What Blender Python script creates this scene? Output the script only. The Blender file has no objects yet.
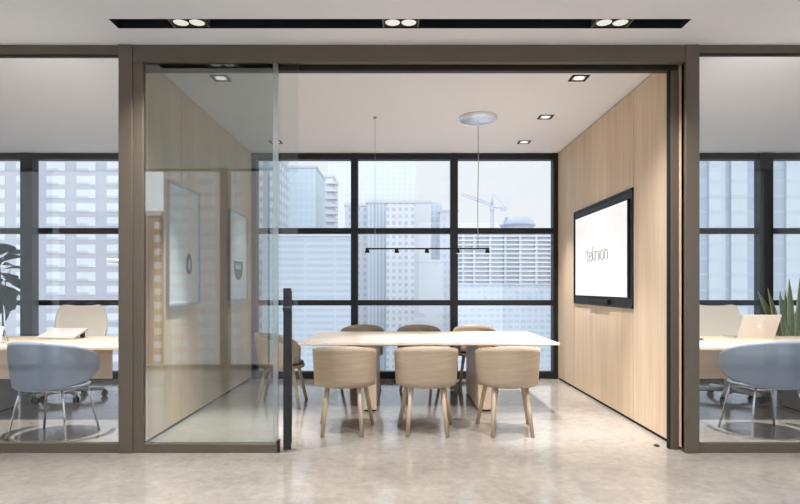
import bpy, bmesh, math, random
from mathutils import Vector, Matrix
random.seed(7)
S = bpy.context.scene
COL = S.collection
PI = math.pi
F, CAMH = 560.0, 1.29            # focal length in pixels of an 800 px frame, eye height
YF, YB, H = 4.352, 7.869, 3.171  # partition plane, window plane, ceiling height
XL, XR = -2.083, 2.216           # meeting room side walls

def at(px, py, Y):
    return Vector(((px-400)*Y/F, Y, CAMH+(287-py)*Y/F))

# ------------------------------------------------------------------ view
S.view_settings.view_transform = 'Standard'
S.view_settings.look = 'None'
S.view_settings.gamma = 1
S.view_settings.use_curve_mapping = False
S.view_settings.exposure = 0.22
S.cycles.max_bounces = 10
S.cycles.diffuse_bounces = 5
S.cycles.glossy_bounces = 5
S.cycles.transparent_max_bounces = 24
S.cycles.use_denoising = True

# ------------------------------------------------------------------ mesh builder
class MB:
    def __init__(s): s.b = bmesh.new()
    def box(s, x0, x1, y0, y1, z0, z1, bev=0.0, seg=2):
        b = s.b
        t = bmesh.new()
        v = [t.verts.new(p) for p in ((x0,y0,z0),(x1,y0,z0),(x1,y1,z0),(x0,y1,z0),(x0,y0,z1),(x1,y0,z1),(x1,y1,z1),(x0,y1,z1))]
        for f in ((3,2,1,0),(4,5,6,7),(0,1,5,4),(1,2,6,5),(2,3,7,6),(3,0,4,7)): t.faces.new([v[i] for i in f])
        if bev > 0:
            bmesh.ops.bevel(t, geom=list(t.edges), offset=bev, segments=seg, affect='EDGES', profile=0.5)
        s.merge(t); return s
    def merge(s, t, M=None):
        if M is not None: t.transform(M)
        m = {}
        for v in t.verts: m[v] = s.b.verts.new(v.co)
        for f in t.faces:
            try: nf = s.b.faces.new([m[v] for v in f.verts]); nf.smooth = f.smooth
            except ValueError: pass
        t.free()
    def tube(s, pts, r, n=10, caps=True):
        """tube along points; r a number or a list"""
        pts = [Vector(p) for p in pts]; k = len(pts)
        rs = r if isinstance(r, (list, tuple)) else [r]*k
        rings = []; ref = None
        for i, p in enumerate(pts):
            d = (pts[min(i+1,k-1)]-pts[max(i-1,0)]).normalized()
            if ref is None:
                ref = Vector((0,0,1)) if abs(d.z) < .9 else Vector((1,0,0))
            u = d.cross(ref)
            if u.length < 1e-5: u = d.cross(Vector((0,1,0)))
            u.normalize(); w = d.cross(u).normalized()
            ref = u.cross(d) if False else ref
            rings.append([s.b.verts.new(p+(u*math.cos(a)+w*math.sin(a))*rs[i]) for a in [2*PI*j/n for j in range(n)]])
        for i in range(k-1):
            for j in range(n):
                f = s.b.faces.new((rings[i][j],rings[i][(j+1)%n],rings[i+1][(j+1)%n],rings[i+1][j])); f.smooth = True
        if caps:
            s.b.faces.new(rings[0][::-1]); s.b.faces.new(rings[-1])
        return s
    def lathe(s, prof, cx=0, cy=0, n=32, sx=1, sy=1):
        """profile of (r,z) from bottom axis to top axis"""
        rings = []
        for r, z in prof:
            if r < 1e-6: rings.append([s.b.verts.new((cx,cy,z))])
            else: rings.append([s.b.verts.new((cx+r*sx*math.cos(2*PI*j/n), cy+r*sy*math.sin(2*PI*j/n), z)) for j in range(n)])
        for a, b in zip(rings, rings[1:]):
            for j in range(n):
                j2 = (j+1) % n
                if len(a) == 1 and len(b) == 1: continue
                if len(a) == 1: vs = (a[0], b[j2], b[j])
                elif len(b) == 1: vs = (a[j], a[j2], b[0])
                else: vs = (a[j], a[j2], b[j2], b[j])
                f = s.b.faces.new(vs); f.smooth = True
        return s
    def prism(s, poly, axis, d0, d1):
        """extrude a 2D polygon along an axis ('x','y','z')"""
        def mk(p, d):
            return {'x': (d,p[0],p[1]), 'y': (p[0],d,p[1]), 'z': (p[0],p[1],d)}[axis]
        a = [s.b.verts.new(mk(p,d0)) for p in poly]; b = [s.b.verts.new(mk(p,d1)) for p in poly]
        n = len(poly)
        s.b.faces.new(a); s.b.faces.new(b[::-1])
        for i in range(n): s.b.faces.new((a[i],b[i],b[(i+1)%n],a[(i+1)%n]))
        return s
    def shell(s, fo, fi, nu, nv):
        """closed double surface: fo(u,v) outer, fi(u,v) inner, u and v run 0..1"""
        A = [[s.b.verts.new(fo(i/nu,j/nv)) for j in range(nv+1)] for i in range(nu+1)]
        B = [[s.b.verts.new(fi(i/nu,j/nv)) for j in range(nv+1)] for i in range(nu+1)]
        def q(*v):
            try: f = s.b.faces.new(v); f.smooth = True
            except ValueError: pass
        for i in range(nu):
            for j in range(nv):
                q(A[i][j],A[i+1][j],A[i+1][j+1],A[i][j+1]); q(B[i][j+1],B[i+1][j+1],B[i+1][j],B[i][j])
        for i in range(nu):
            q(A[i][0],B[i][0],B[i+1][0],A[i+1][0]); q(A[i+1][nv],B[i+1][nv],B[i][nv],A[i][nv])
        for j in range(nv):
            q(A[0][j+1],B[0][j+1],B[0][j],A[0][j]); q(A[nu][j],B[nu][j],B[nu][j+1],A[nu][j+1])
        return s
    def build(s, name, mat, parent=None, loc=None, rot=None):
        bmesh.ops.remove_doubles(s.b, verts=s.b.verts, dist=1e-6)
        bmesh.ops.recalc_face_normals(s.b, faces=s.b.faces)
        me = bpy.data.meshes.new(name); s.b.to_mesh(me); s.b.free()
        o = bpy.data.objects.new(name, me); COL.objects.link(o)
        me.materials.append(mat)
        if parent: o.parent = parent
        if loc: o.location = loc
        if rot: o.rotation_euler = rot
        return o

def tag(o, label, cat, group=None):
    o['label'] = label; o['category'] = cat
    if group: o['group'] = group
    return o
def thing(name, label, cat, loc=(0,0,0), rz=0, group=None):
    o = bpy.data.objects.new(name, None); COL.objects.link(o)
    o.location = loc; o.rotation_euler = (0,0,rz); o.empty_display_size = .1
    return tag(o, label, cat, group)
def struct(o, label=None, cat=None):
    o['kind'] = 'structure'
    if label: o['label'] = label
    if cat: o['category'] = cat
    return o
def sroot(name, label, cat):
    o = bpy.data.objects.new(name, None); COL.objects.link(o)
    return struct(o, label, cat)
def copy_tree(o, parent=None):
    c = o.copy(); COL.objects.link(c)
    if parent: c.parent = parent
    for ch in list(o.children): copy_tree(ch, c)
    return c
def place(proto, first, loc, rz, label, group=None):
    o = proto if first else copy_tree(proto)
    o.location = loc; o.rotation_euler = (0,0,rz); o['label'] = label
    if group: o['group'] = group
    return o

# ------------------------------------------------------------------ materials
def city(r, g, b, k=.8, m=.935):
    # distance haze put into the facade colours: pale and drawn close together
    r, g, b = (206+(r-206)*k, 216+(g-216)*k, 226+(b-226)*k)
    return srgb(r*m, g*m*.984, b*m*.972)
def srgb(r, g, b):
    f = lambda c: (c/255)/12.92 if c/255 <= .04045 else ((c/255+.055)/1.055)**2.4
    return (f(r), f(g), f(b), 1)
def newmat(name):
    m = bpy.data.materials.new(name); m.use_nodes = True
    nt = m.node_tree; bs = nt.nodes['Principled BSDF']
    return m, nt, bs
def N(nt, t, **kw):
    n = nt.nodes.new(t)
    for k, v in kw.items(): setattr(n, k, v)
    return n
def plain(name, c, rough=.5, metal=0.0, noise=.04, scale=30, spec=.5):
    """painted or metal surface with a faint fine variation"""
    m, nt, bs = newmat(name)
    tc = N(nt, 'ShaderNodeTexCoord'); no = N(nt, 'ShaderNodeTexNoise'); no.inputs['Scale'].default_value = scale
    nt.links.new(tc.outputs['Object'], no.inputs['Vector'])
    cr = N(nt, 'ShaderNodeValToRGB')
    cr.color_ramp.elements[0].color = [x*(1-noise) for x in c[:3]]+[1]
    cr.color_ramp.elements[1].color = [min(1, x*(1+noise)) for x in c[:3]]+[1]
    nt.links.new(no.outputs['Fac'], cr.inputs['Fac']); nt.links.new(cr.outputs['Color'], bs.inputs['Base Color'])
    bs.inputs['Roughness'].default_value = rough; bs.inputs['Metallic'].default_value = metal
    bs.inputs['Specular IOR Level'].default_value = spec
    return m
def wood(name, ca, cb, scale, rough=.45, spread=.3):
    m, nt, bs = newmat(name)
    tc = N(nt, 'ShaderNodeTexCoord'); mp = N(nt, 'ShaderNodeMapping'); mp.inputs['Scale'].default_value = scale
    nt.links.new(tc.outputs['Object'], mp.inputs['Vector'])
    n1 = N(nt, 'ShaderNodeTexNoise'); n1.inputs['Scale'].default_value = 1.0; n1.inputs['Detail'].default_value = 7; n1.inputs['Roughness'].default_value = .62
    n2 = N(nt, 'ShaderNodeTexNoise'); n2.inputs['Scale'].default_value = .13; n2.inputs['Detail'].default_value = 2
    nt.links.new(mp.outputs['Vector'], n1.inputs['Vector']); nt.links.new(mp.outputs['Vector'], n2.inputs['Vector'])
    ad = N(nt, 'ShaderNodeMath', operation='MULTIPLY_ADD'); ad.inputs[1].default_value = .55
    nt.links.new(n1.outputs['Fac'], ad.inputs[0])
    ml = N(nt, 'ShaderNodeMath', operation='MULTIPLY'); ml.inputs[1].default_value = .45
    nt.links.new(n2.outputs['Fac'], ml.inputs[0]); nt.links.new(ml.outputs[0], ad.inputs[2])
    cr = N(nt, 'ShaderNodeValToRGB'); e = cr.color_ramp.elements
    e[0].position = .5-spread/2; e[1].position = .5+spread/2; e[0].color = ca; e[1].color = cb
    nt.links.new(ad.outputs[0], cr.inputs['Fac']); nt.links.new(cr.outputs['Color'], bs.inputs['Base Color'])
    bp = N(nt, 'ShaderNodeBump'); bp.inputs['Strength'].default_value = .06; bp.inputs['Distance'].default_value = .002
    nt.links.new(n1.outputs['Fac'], bp.inputs['Height']); nt.links.new(bp.outputs['Normal'], bs.inputs['Normal'])
    bs.inputs['Roughness'].default_value = rough
    return m
def glass(name, tint, r0, rough=0.0):
    """flat glazing: see-through tint plus a mirror layer that grows towards grazing angles"""
    m = bpy.data.materials.new(name); m.use_nodes = True; nt = m.node_tree
    nt.nodes.clear()
    out = N(nt, 'ShaderNodeOutputMaterial'); mx = N(nt, 'ShaderNodeMixShader')
    tr = N(nt, 'ShaderNodeBsdfTransparent'); tr.inputs['Color'].default_value = tint
    gl = N(nt, 'ShaderNodeBsdfGlossy'); gl.inputs['Roughness'].default_value = rough
    lw = N(nt, 'ShaderNodeLayerWeight'); lw.inputs['Blend'].default_value = .5
    pw = N(nt, 'ShaderNodeMath', operation='POWER'); pw.inputs[1].default_value = 5
    ma = N(nt, 'ShaderNodeMath', operation='MULTIPLY_ADD'); ma.inputs[1].default_value = 1-r0; ma.inputs[2].default_value = r0
    nt.links.new(lw.outputs['Facing'], pw.inputs[0]); nt.links.new(pw.outputs[0], ma.inputs[0])
    nt.links.new(ma.outputs[0], mx.inputs['Fac']); nt.links.new(tr.outputs[0], mx.inputs[1]); nt.links.new(gl.outputs[0], mx.inputs[2])
    nt.links.new(mx.outputs[0], out.inputs['Surface'])
    return m
def glow(name, c, s):
    m, nt, bs = newmat(name)
    bs.inputs['Base Color'].default_value = (c[0]*.3, c[1]*.3, c[2]*.3, 1); bs.inputs['Roughness'].default_value = .35
    bs.inputs['Emission Color'].default_value = c; bs.inputs['Emission Strength'].default_value = s
    return m
def concrete_floor():
    m, nt, bs = newmat('polished_concrete')
    tc = N(nt, 'ShaderNodeTexCoord')
    def noise(sc, det, ro=.6):
        n = N(nt, 'ShaderNodeTexNoise'); n.inputs['Scale'].default_value = sc; n.inputs['Detail'].default_value = det; n.inputs['Roughness'].default_value = ro
        nt.links.new(tc.outputs['Object'], n.inputs['Vector']); return n
    a, b, c = noise(1.1, 8, .72), noise(14, 8, .75), noise(90, 4)
    m1 = N(nt, 'ShaderNodeMath', operation='MULTIPLY_ADD'); m1.inputs[1].default_value = .5
    m2 = N(nt, 'ShaderNodeMath', operation='MULTIPLY_ADD'); m2.inputs[1].default_value = .38
    m3 = N(nt, 'ShaderNodeMath', operation='MULTIPLY'); m3.inputs[1].default_value = .12
    nt.links.new(c.outputs['Fac'], m3.inputs[0]); nt.links.new(b.outputs['Fac'], m2.inputs[0]); nt.links.new(m3.outputs[0], m2.inputs[2])
    nt.links.new(a.outputs['Fac'], m1.inputs[0]); nt.links.new(m2.outputs[0], m1.inputs[2])
    cr = N(nt, 'ShaderNodeValToRGB'); e = cr.color_ramp.elements
    e[0].position = .33; e[0].color = FLOOR_A; e[1].position = .67; e[1].color = FLOOR_B
    nt.links.new(m1.outputs[0], cr.inputs['Fac']); nt.links.new(cr.outputs['Color'], bs.inputs['Base Color'])
    rr = N(nt, 'ShaderNodeMapRange'); rr.inputs['To Min'].default_value = .06; rr.inputs['To Max'].default_value = .17
    rr.inputs['From Min'].default_value = .35; rr.inputs['From Max'].default_value = .65
    nt.links.new(b.outputs['Fac'], rr.inputs['Value']); nt.links.new(rr.outputs[0], bs.inputs['Roughness'])
    bs.inputs['Specular IOR Level'].default_value = .5
    return m
def facade(name, wall, win, bay, fh, fw, fz, ox=0, oz=0, var=.25, rough=.6):
    """window grid: panes of width fw and height fz (fractions) on bays and floors"""
    m, nt, bs = newmat(name)
    tc = N(nt, 'ShaderNodeTexCoord'); sp = N(nt, 'ShaderNodeSeparateXYZ'); nt.links.new(tc.outputs['Object'], sp.inputs[0])
    hx = N(nt, 'ShaderNodeMath', operation='ADD'); nt.links.new(sp.outputs['X'], hx.inputs[0]); nt.links.new(sp.outputs['Y'], hx.inputs[1])
    def cell(src, step, off, frac):
        d = N(nt, 'ShaderNodeMath', operation='MULTIPLY_ADD'); d.inputs[1].default_value = 1/step; d.inputs[2].default_value = off+1000
        nt.links.new(src, d.inputs[0])
        fr = N(nt, 'ShaderNodeMath', operation='FRACT'); nt.links.new(d.outputs[0], fr.inputs[0])
        fl = N(nt, 'ShaderNodeMath', operation='FLOOR'); nt.links.new(d.outputs[0], fl.inputs[0])
        lt = N(nt, 'ShaderNodeMath', operation='LESS_THAN'); lt.inputs[1].default_value = frac; nt.links.new(fr.outputs[0], lt.inputs[0])
        return lt, fl
    a, fa = cell(hx.outputs[0], bay, ox, fw); b, fb = cell(sp.outputs['Z'], fh, oz, fz)
    ml = N(nt, 'ShaderNodeMath', operation='MULTIPLY'); nt.links.new(a.outputs[0], ml.inputs[0]); nt.links.new(b.outputs[0], ml.inputs[1])
    cv = N(nt, 'ShaderNodeCombineXYZ'); nt.links.new(fa.outputs[0], cv.inputs[0]); nt.links.new(fb.outputs[0], cv.inputs[1])
    wn = N(nt, 'ShaderNodeTexWhiteNoise'); nt.links.new(cv.outputs[0], wn.inputs['Vector'])
    wc = N(nt, 'ShaderNodeMix', data_type='RGBA'); wc.inputs[6].default_value = win; wc.inputs[7].default_value = wall
    sc = N(nt, 'ShaderNodeMath', operation='MULTIPLY'); sc.inputs[1].default_value = var; nt.links.new(wn.outputs['Value'], sc.inputs[0]); nt.links.new(sc.outputs[0], wc.inputs[0])
    mx = N(nt, 'ShaderNodeMix', data_type='RGBA'); mx.inputs[6].default_value = wall
    nt.links.new(ml.outputs[0], mx.inputs[0]); nt.links.new(wc.outputs[2], mx.inputs[7]); nt.links.new(mx.outputs[2], bs.inputs['Base Color'])
    bs.inputs['Roughness'].default_value = rough
    return m

FLOOR_A = srgb(113,107,101); FLOOR_B = srgb(165,158,150)
M = {}
M['floor'] = concrete_floor()
M['ceiling'] = plain('white_ceiling_paint', srgb(236,236,239), .8, noise=.01)
M['paint'] = plain('wall_paint', srgb(214,210,205), .8, noise=.01)
M['bronze'] = plain('bronze_anodised_metal', srgb(103,93,80), .42, .25, .03)
M['bronze_dark'] = plain('dark_bronze_metal', srgb(52,45,39), .45, .2, .03)
M['black_metal'] = plain('black_powder_coat', srgb(20,23,28), .5, .0, .05)
M['slot_black'] = plain('matt_black', srgb(14,15,16), .8, 0, .05)
M['oak_wall'] = wood('oak_wall_veneer', srgb(190,165,136), srgb(222,200,173), (26,26,.9), .5, .34)
M['oak_table'] = wood('pale_oak_table_top', srgb(222,205,186), srgb(236,222,206), (1.2,22,22), .32, .4)
M['oak_leg'] = wood('pale_oak_slab', srgb(196,172,147), srgb(218,196,172), (26,26,1.2), .45, .4)
M['oak_chair'] = wood('oak_plywood', srgb(156,137,115), srgb(186,167,145), (3,3,42), .42, .34)
M['oak_chair_leg'] = wood('oak_chair_leg', srgb(164,143,120), srgb(192,172,148), (40,40,3), .42, .34)
M['seat_dark'] = plain('dark_seat_leather', srgb(62,52,46), .55, 0, .1)
M['oak_desk'] = wood('light_maple_desk', srgb(214,192,165), srgb(230,211,186), (1.4,24,24), .4, .4)
M['core'] = plain('dark_shadow_gap', srgb(24,21,19), .8)
M['chrome'] = plain('brushed_steel', srgb(205,206,208), .22, 1.0, .02)
M['alu'] = plain('satin_aluminium', srgb(218,214,211), .38, .55, .01)
M['silver'] = plain('bead_blasted_silver', srgb(212,204,198), .45, .1, .01)
M['mirror'] = plain('polished_canopy_metal', srgb(236,240,246), .22, .6, .01)
M['blue_shell'] = plain('blue_grey_plastic', srgb(132,143,157), .38, 0, .02)
M['blue_pad'] = plain('grey_seat_fabric', srgb(120,124,132), .85, 0, .08, 200)
M['cream'] = plain('cream_mesh_fabric', srgb(232,225,212), .8, 0, .06, 240)
M['grey_base'] = plain('light_grey_chair_base', srgb(208,208,211), .35, .3, .02)
M['caster'] = plain('black_caster_rubber', srgb(20,20,22), .5)
M['pedestal'] = plain('grey_pedestal', srgb(128,122,116), .55, 0, .03)
M['pot'] = plain('grey_planter', srgb(120,118,116), .6, 0, .06)
M['soil'] = plain('potting_soil', srgb(48,38,30), .95, 0, .4, 80)
M['leaf_dark'] = plain('fig_leaf', srgb(40,58,48), .6, 0, .3, 14)
M['leaf_snake'] = plain('snake_leaf', srgb(106,132,88), .45, 0, .45, 26)
M['leaf_edge'] = plain('snake_leaf_edge', srgb(178,178,110), .45, 0, .1)
M['leaf_pale'] = plain('pale_leaf', srgb(130,158,92), .45, 0, .2, 20)
M['stem'] = plain('plant_stem', srgb(84,66,50), .7, 0, .2)
M['white'] = plain('white_board', srgb(238,238,236), .5, 0, .01)
M['paper_art'] = plain('poster_paper', srgb(206,208,208), .55, 0, .01)
M['art_dark'] = plain('poster_ink', srgb(62,76,88), .6, 0, .2, 14)
M['art_pale'] = plain('poster_pale_ink', srgb(150,172,184), .6, 0, .1, 14)
M['pale_frame'] = plain('pale_picture_frame', srgb(150,160,168), .45, .2, .02)
M['screen'] = glow('white_screen', (1,.985,.965,1), .64)
M['logo'] = plain('logo_grey', srgb(84,84,86), .6)
M['lamp'] = glow('lamp_lens', (1,.98,.88,1), .6)
M['lamp_soft'] = glow('downlight_lens', (1,.97,.92,1), 1.0)
M['partition_glass'] = glass('fixed_panel_glass', (.77,.81,.81,1), .15)
M['door_glass'] = glass('door_glass', (.965,.98,.975,1), .05)
M['office_glass'] = glass('office_glass', (.985,.99,.99,1), .028)
M['window_glass'] = glass('window_glass', (.985,.992,.995,1), .03)
M['edge'] = glass('glass_edge_profile', (.72,.76,.75,1), .30, .35)
M['wire'] = plain('steel_wire', srgb(165,165,165), .4, .6)
M['screw'] = plain('dark_fitting', srgb(40,36,33), .5, .3)

# ------------------------------------------------------------------ setting
XO = 7.6                          # outer ends of corridor and offices
YR = -0.15                        # window wall behind the viewer
SX = 2.048; SY0, SY1 = 3.930, 4.074   # recessed light slot in the corridor ceiling
b = MB(); b.box(-XO-.1, XO+.1, YR-.25, YB+.35, -.25, 0)
struct(b.build('floor', M['floor']), 'polished grey beige concrete floor', 'floor')
b = MB()
b.box(-XO-.1, XO+.1, YR-.25, SY0, H, H+.22); b.box(-XO-.1, XO+.1, SY1, YB+.35, H, H+.22)
b.box(-XO-.1, -SX, SY0, SY1, H, H+.22); b.box(SX, XO+.1, SY0, SY1, H, H+.22)
struct(b.build('ceiling', M['ceiling']), 'smooth white ceiling', 'ceiling')
for nm, x0, x1 in (('wall_far_left', -XO-.1, -XO), ('wall_far_right', XO, XO+.1)):
    b = MB(); b.box(x0, x1, YR-.25, YB+.3, 0, H)
    struct(b.build(nm, M['paint']), 'plain pale end wall', 'wall')

# oak clad side walls of the meeting room: dark core that shows in the seams, veneer panels in front
def clad_wall(name, xin, side, seams, label, hole=None):
    r = sroot(name, label, 'wall')
    t = .012
    xo = XR+.107 if side > 0 else XL-.1
    b = MB(); b.box(min(xin+side*t, xo-side*t), max(xin+side*t, xo-side*t), YF+.014, YB, 0, H); b.build('wall_core', M['core'], r)
    b = MB(); b.box(min(xo, xo-side*t), max(xo, xo-side*t), YF+.06, YB, .03, H-.006); b.build('office_side_panel', M['paint'], r)
    g = .004
    for i, (y0, y1) in enumerate(zip(seams, seams[1:])):
        zs = [(.028, H-.012)]
        if hole and abs(y0-hole[0]) < .01: zs = [(.028, hole[2]-.002), (hole[3]+.002, H-.012)]
        for z0, z1 in zs:
            b = MB(); b.box(min(xin, xin+side*t), max(xin, xin+side*t), y0+g, y1-g, z0, z1)
            b.build('veneer_panel', M['oak_wall'], r)
    return r
TV = (5.314, 7.107, 1.083, 2.235)
clad_wall('wall_right', XR, 1, (YF+.016, 4.470, 5.314, 7.107, YB-.004), 'right side wall of pale oak veneer panels with dark seams', TV)
clad_wall('wall_left', XL, -1, (YF+.06, 5.343, 7.107, YB-.004), 'left side wall of pale oak veneer panels behind glass')

# ---- window wall at the back: three glazed bays with black frames
ZT = [(0,.098),(1.030,1.105),(2.042,2.120),(3.085,H)]
def window_bay(name, x0, x1, verts, label):
    r = sroot(name, label, 'window')
    b = MB()
    b.box(x0, x1, YB, YB+.12, ZT[0][0], ZT[0][1]); b.box(x0, x1, YB, YB+.12, ZT[3][0], ZT[3][1])
    b.build('frame', M['black_metal'], r)
    for a, c in verts:
        b = MB(); b.box(a, c, YB-.02, YB+.12, .0, H-.002); b.build('mullion', M['black_metal'], r)
    xs = sorted(verts)
    for z0, z1 in ZT[1:3]:
        b = MB()
        for (p, q), (p2, q2) in zip(xs, xs[1:]): b.box(q, p2, YB, YB+.12, z0, z1)
        b.build('transom', M['black_metal'], r)
    for (p, q), (p2, q2) in zip(xs, xs[1:]):
        for (z0, z1), (z2, z3) in zip(ZT, ZT[1:]):
            b = MB(); b.box(q-.01, p2+.01, YB+.055, YB+.075, z1-.01, z2+.01); b.build('glass_pane', M['window_glass'], r)
    return r
window_bay('window_1', XL, XR, [(XL,XL+.07),(-.689,-.593),(.710,.812),(2.150,XR)], 'black framed meeting room window wall of nine panes')
window_bay('window_2', -XO, XL-.1, [(-XO,-XO+.1),(-5.325,-5.155),(XL-.16,XL-.1)], 'black framed window wall of left office')
window_bay('window_3', XR+.107, XO, [(XR+.107,XR+.167),(5.05,5.234),(XO-.1,XO)], 'black framed window wall of right office')
# window wall behind the viewer, seen only as a reflection
r = sroot('window_4', 'bronze framed window wall facing the meeting room across the corridor', 'window')
b = MB(); b.box(-XO, XO, YR-.12, YR, 0, .05); b.box(-XO, XO, YR-.12, YR, 3.15, H); b.build('frame', M['bronze'], r)
xs = [-XO+.07, -5.67, -2.79, .13, 3.03, 5.93, XO-.07]
for x in xs:
    b = MB(); b.box(x-.07, x+.07, YR-.12, YR+.01, 0, H-.002); b.build('mullion', M['bronze'], r)
for x0, x1 in zip(xs, xs[1:]):
    b = MB(); b.box(x0+.06, x1-.06, YR-.07, YR-.05, .04, 3.16); b.build('glass_pane', M['window_glass'], r)

# ---- glazed partition between corridor and rooms
FD = .05                          # depth of the bronze profiles
def post(name, x0, x1, label):
    b = MB(); b.box(x0, x1, YF-.012, YF+FD+.01, 0, H-.001, .003, 1)
    return struct(b.build(name, M['bronze']), label, 'partition post')
post('trim_1', -2.184, -2.076, 'bronze partition post left of the meeting room')
post('trim_2', XR, 2.323, 'bronze partition post right of the meeting room')
post('trim_3', -5.30, -5.19, 'bronze partition post further along on the left')
post('trim_4', 5.19, 5.30, 'bronze partition post further along on the right')
b = MB(); b.box(-2.076, XR, YF-.006, YF+FD, 3.037, H-.001, .003, 1)
struct(b.build('trim_5', M['bronze']), 'deep bronze header across the meeting room opening', 'partition header')
# inner frame the sliding door runs against
r = sroot('door_2', 'dark bronze inner door frame with top track', 'door frame')
b = MB(); b.box(-2.076, XR-.001, 4.452, 4.505, 3.009, H-.002); b.build('top_track', M['bronze_dark'], r)
b = MB(); b.box(2.151, XR-.001, 4.446, 4.500, 0, 3.009, .002, 1); b.build('jamb', M['bronze'], r)
b = MB(); b.box(2.139, 2.151, 4.452, 4.494, 0, 3.009); b.build('door_seal', M['slot_black'], r)
b = MB(); b.lathe([(0,0),(.022,0),(.022,.008),(.014,.014),(0,.014)], 2.08, 4.54, 14); b.build('floor_guide', M['screw'], r)
def glazed(name, x0, x1, zt, label, lines=()):
    r = sroot(name, label, 'glass partition')
    b = MB(); b.box(x0, x1, YF, YF+FD, 0, .074, .002, 1); b.build('bottom_rail', M['bronze'], r)
    b = MB(); b.box(x0, x1, YF, YF+FD, zt, H-.001, .002, 1); b.build('top_rail', M['bronze'], r)
    b = MB(); b.box(x0, x1, YF+.012, YF+.03, zt-.02, zt); b.build('glazing_bead', M['bronze_dark'], r)
    b = MB(); b.box(x0, x1, YF+.018, YF+.030, .074, zt-.01); b.build('glass_pane', M['office_glass'], r)
    return r
glazed('window_5', -5.19, -2.184, 3.100, 'glass partition in front of the left office')
glazed('window_6', 2.323, 5.19, 3.110, 'glass partition in front of the right office')
glazed('window_8', -XO, -5.30, 3.100, 'glass partition at the far left end')
glazed('window_9', 5.30, XO, 3.110, 'glass partition at the far right end')
r = sroot('window_7', 'fixed glass panel with bronze bottom rail left of the sliding door', 'glass partition')
b = MB(); b.box(-2.076, -1.998, YF, YF+FD, 0, 3.037, .002, 1); b.build('stile', M['bronze'], r)
b = MB(); b.box(-1.998, -.955, YF, YF+FD, 0, .070, .002, 1); b.build('bottom_rail', M['bronze'], r)
b = MB(); b.box(-1.998, -.990, YF+.018, YF+.030, .070, 3.037); b.build('glass_pane', M['partition_glass'], r)
b = MB(); b.box(-.990, -.952, YF+.012, YF+.036, .070, 3.037); b.build('edge_profile', M['edge'], r)
b = MB(); b.box(-.962, -.940, YF+.004, YF+FD-.004, .004, .095, .002, 1); b.tube([(-.951,YF+.002,.03),(-.951,YF-.006,.03)], .006); b.tube([(-.951,YF+.002,.07),(-.951,YF-.006,.07)], .006)
b.build('edge_clamp', M['screw'], r)
r = sroot('door_1', 'frameless sliding glass door with tall black pull handle', 'door')
b = MB(); b.box(-1.99, -.806, 4.420, 4.432, .012, 3.03); b.build('glass_pane', M['door_glass'], r)
b = MB(); b.box(-1.99, -.806, 4.412, 4.440, 2.995, 3.033); b.build('hanger_rail', M['bronze_dark'], r)
h = MB()
h.box(-.911, -.852, 4.366, 4.396, .018, 1.282, .003, 1)
for z in (.12, 1.10): h.tube([(-.877,4.39,z),(-.877,4.424,z)], .012)
h.box(-.915, -.848, 4.362, 4.400, 1.100, 1.135, .003, 1)
hb = h.build('pull_handle', M['black_metal'], r)
h = MB(); h.box(-.915, -.862, 4.446, 4.474, .05, 1.26, .003, 1)
for z in (.12, 1.10): h.tube([(-.888,4.43,z),(-.888,4.45,z)], .012)
h.build('pull_handle', M['black_metal'], r)

# ------------------------------------------------------------------ lights in the ceilings
def spot(name, loc, energy, angle, blend, size, col, parent=None, aim=(0,0,-1)):
    l = bpy.data.lights.new(name, 'SPOT'); l.energy = energy; l.spot_size = math.radians(angle); l.spot_blend = blend
    l.shadow_soft_size = size; l.color = col
    o = bpy.data.objects.new(name, l); COL.objects.link(o); o.location = loc
    o.rotation_euler = Vector(aim).to_track_quat('-Z', 'Y').to_euler()
    if parent: o.parent = parent
    return o
WARM = (1,.975,.95)
E_CORR, E_PEND, E_OFF = 280, 14, 570
# slot housing
r = thing('light_channel', 'long black recessed slot in the corridor ceiling holding three twin spotlights', 'light channel', (0, (SY0+SY1)/2, H))
hw, hd = SX, (SY1-SY0)/2
b = MB(); t = .004
b.box(-hw+.001, hw-.001, -hd+.001, hd-.001, .17, .174); b.box(-hw+.001, hw-.001, -hd+.001, -hd+.005, 0, .17); b.box(-hw+.001, hw-.001, hd-.005, hd-.001, 0, .17)
b.box(-hw+.001, -hw+.005, -hd+.005, hd-.005, 0, .17); b.box(hw-.005, hw-.001, -hd+.005, hd-.005, 0, .17)
b.build('channel_body', M['slot_black'], r)
def twin(): 
    r = thing('twin_spotlight', '', 'spotlight')
    b = MB()
    for sx in (-1, 1): b.box(sx*.125-.006, sx*.125+.006, -hd+.008, hd-.008, .002, .09)
    b.box(-.119, .119, -hd+.008, -hd+.014, .01, .09); b.box(-.119, .119, hd-.014, hd-.008, .01, .09)
    b.build('frame', M['bronze'], r)
    for sx in (-1, 1):
        b = MB(); b.lathe([(.054,.012),(.058,.004),(.058,.09),(.03,.14),(0,.14)], sx*.058, 0, 28); o = b.build('lamp_housing', M['slot_black'], r)
        b = MB(); b.lathe([(0,.004),(.030,.005),(.053,.009),(.053,.016),(0,.016)], sx*.058, 0, 28); b.build('lens', M['lamp'], o)
    return r
tw = twin()
for i, (x, w) in enumerate(((-1.508,'left'),(0.005,'middle'),(1.517,'right'))):
    o = place(tw, i == 0, (x, (SY0+SY1)/2, H), 0, '%s twin spotlight lit in the black corridor ceiling slot' % w, 'twin spotlights in the ceiling slot')
    spot('spotlight_beam', (x, (SY0+SY1)/2, H-.01), E_CORR, 124, 1.0, .05, WARM)
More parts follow.
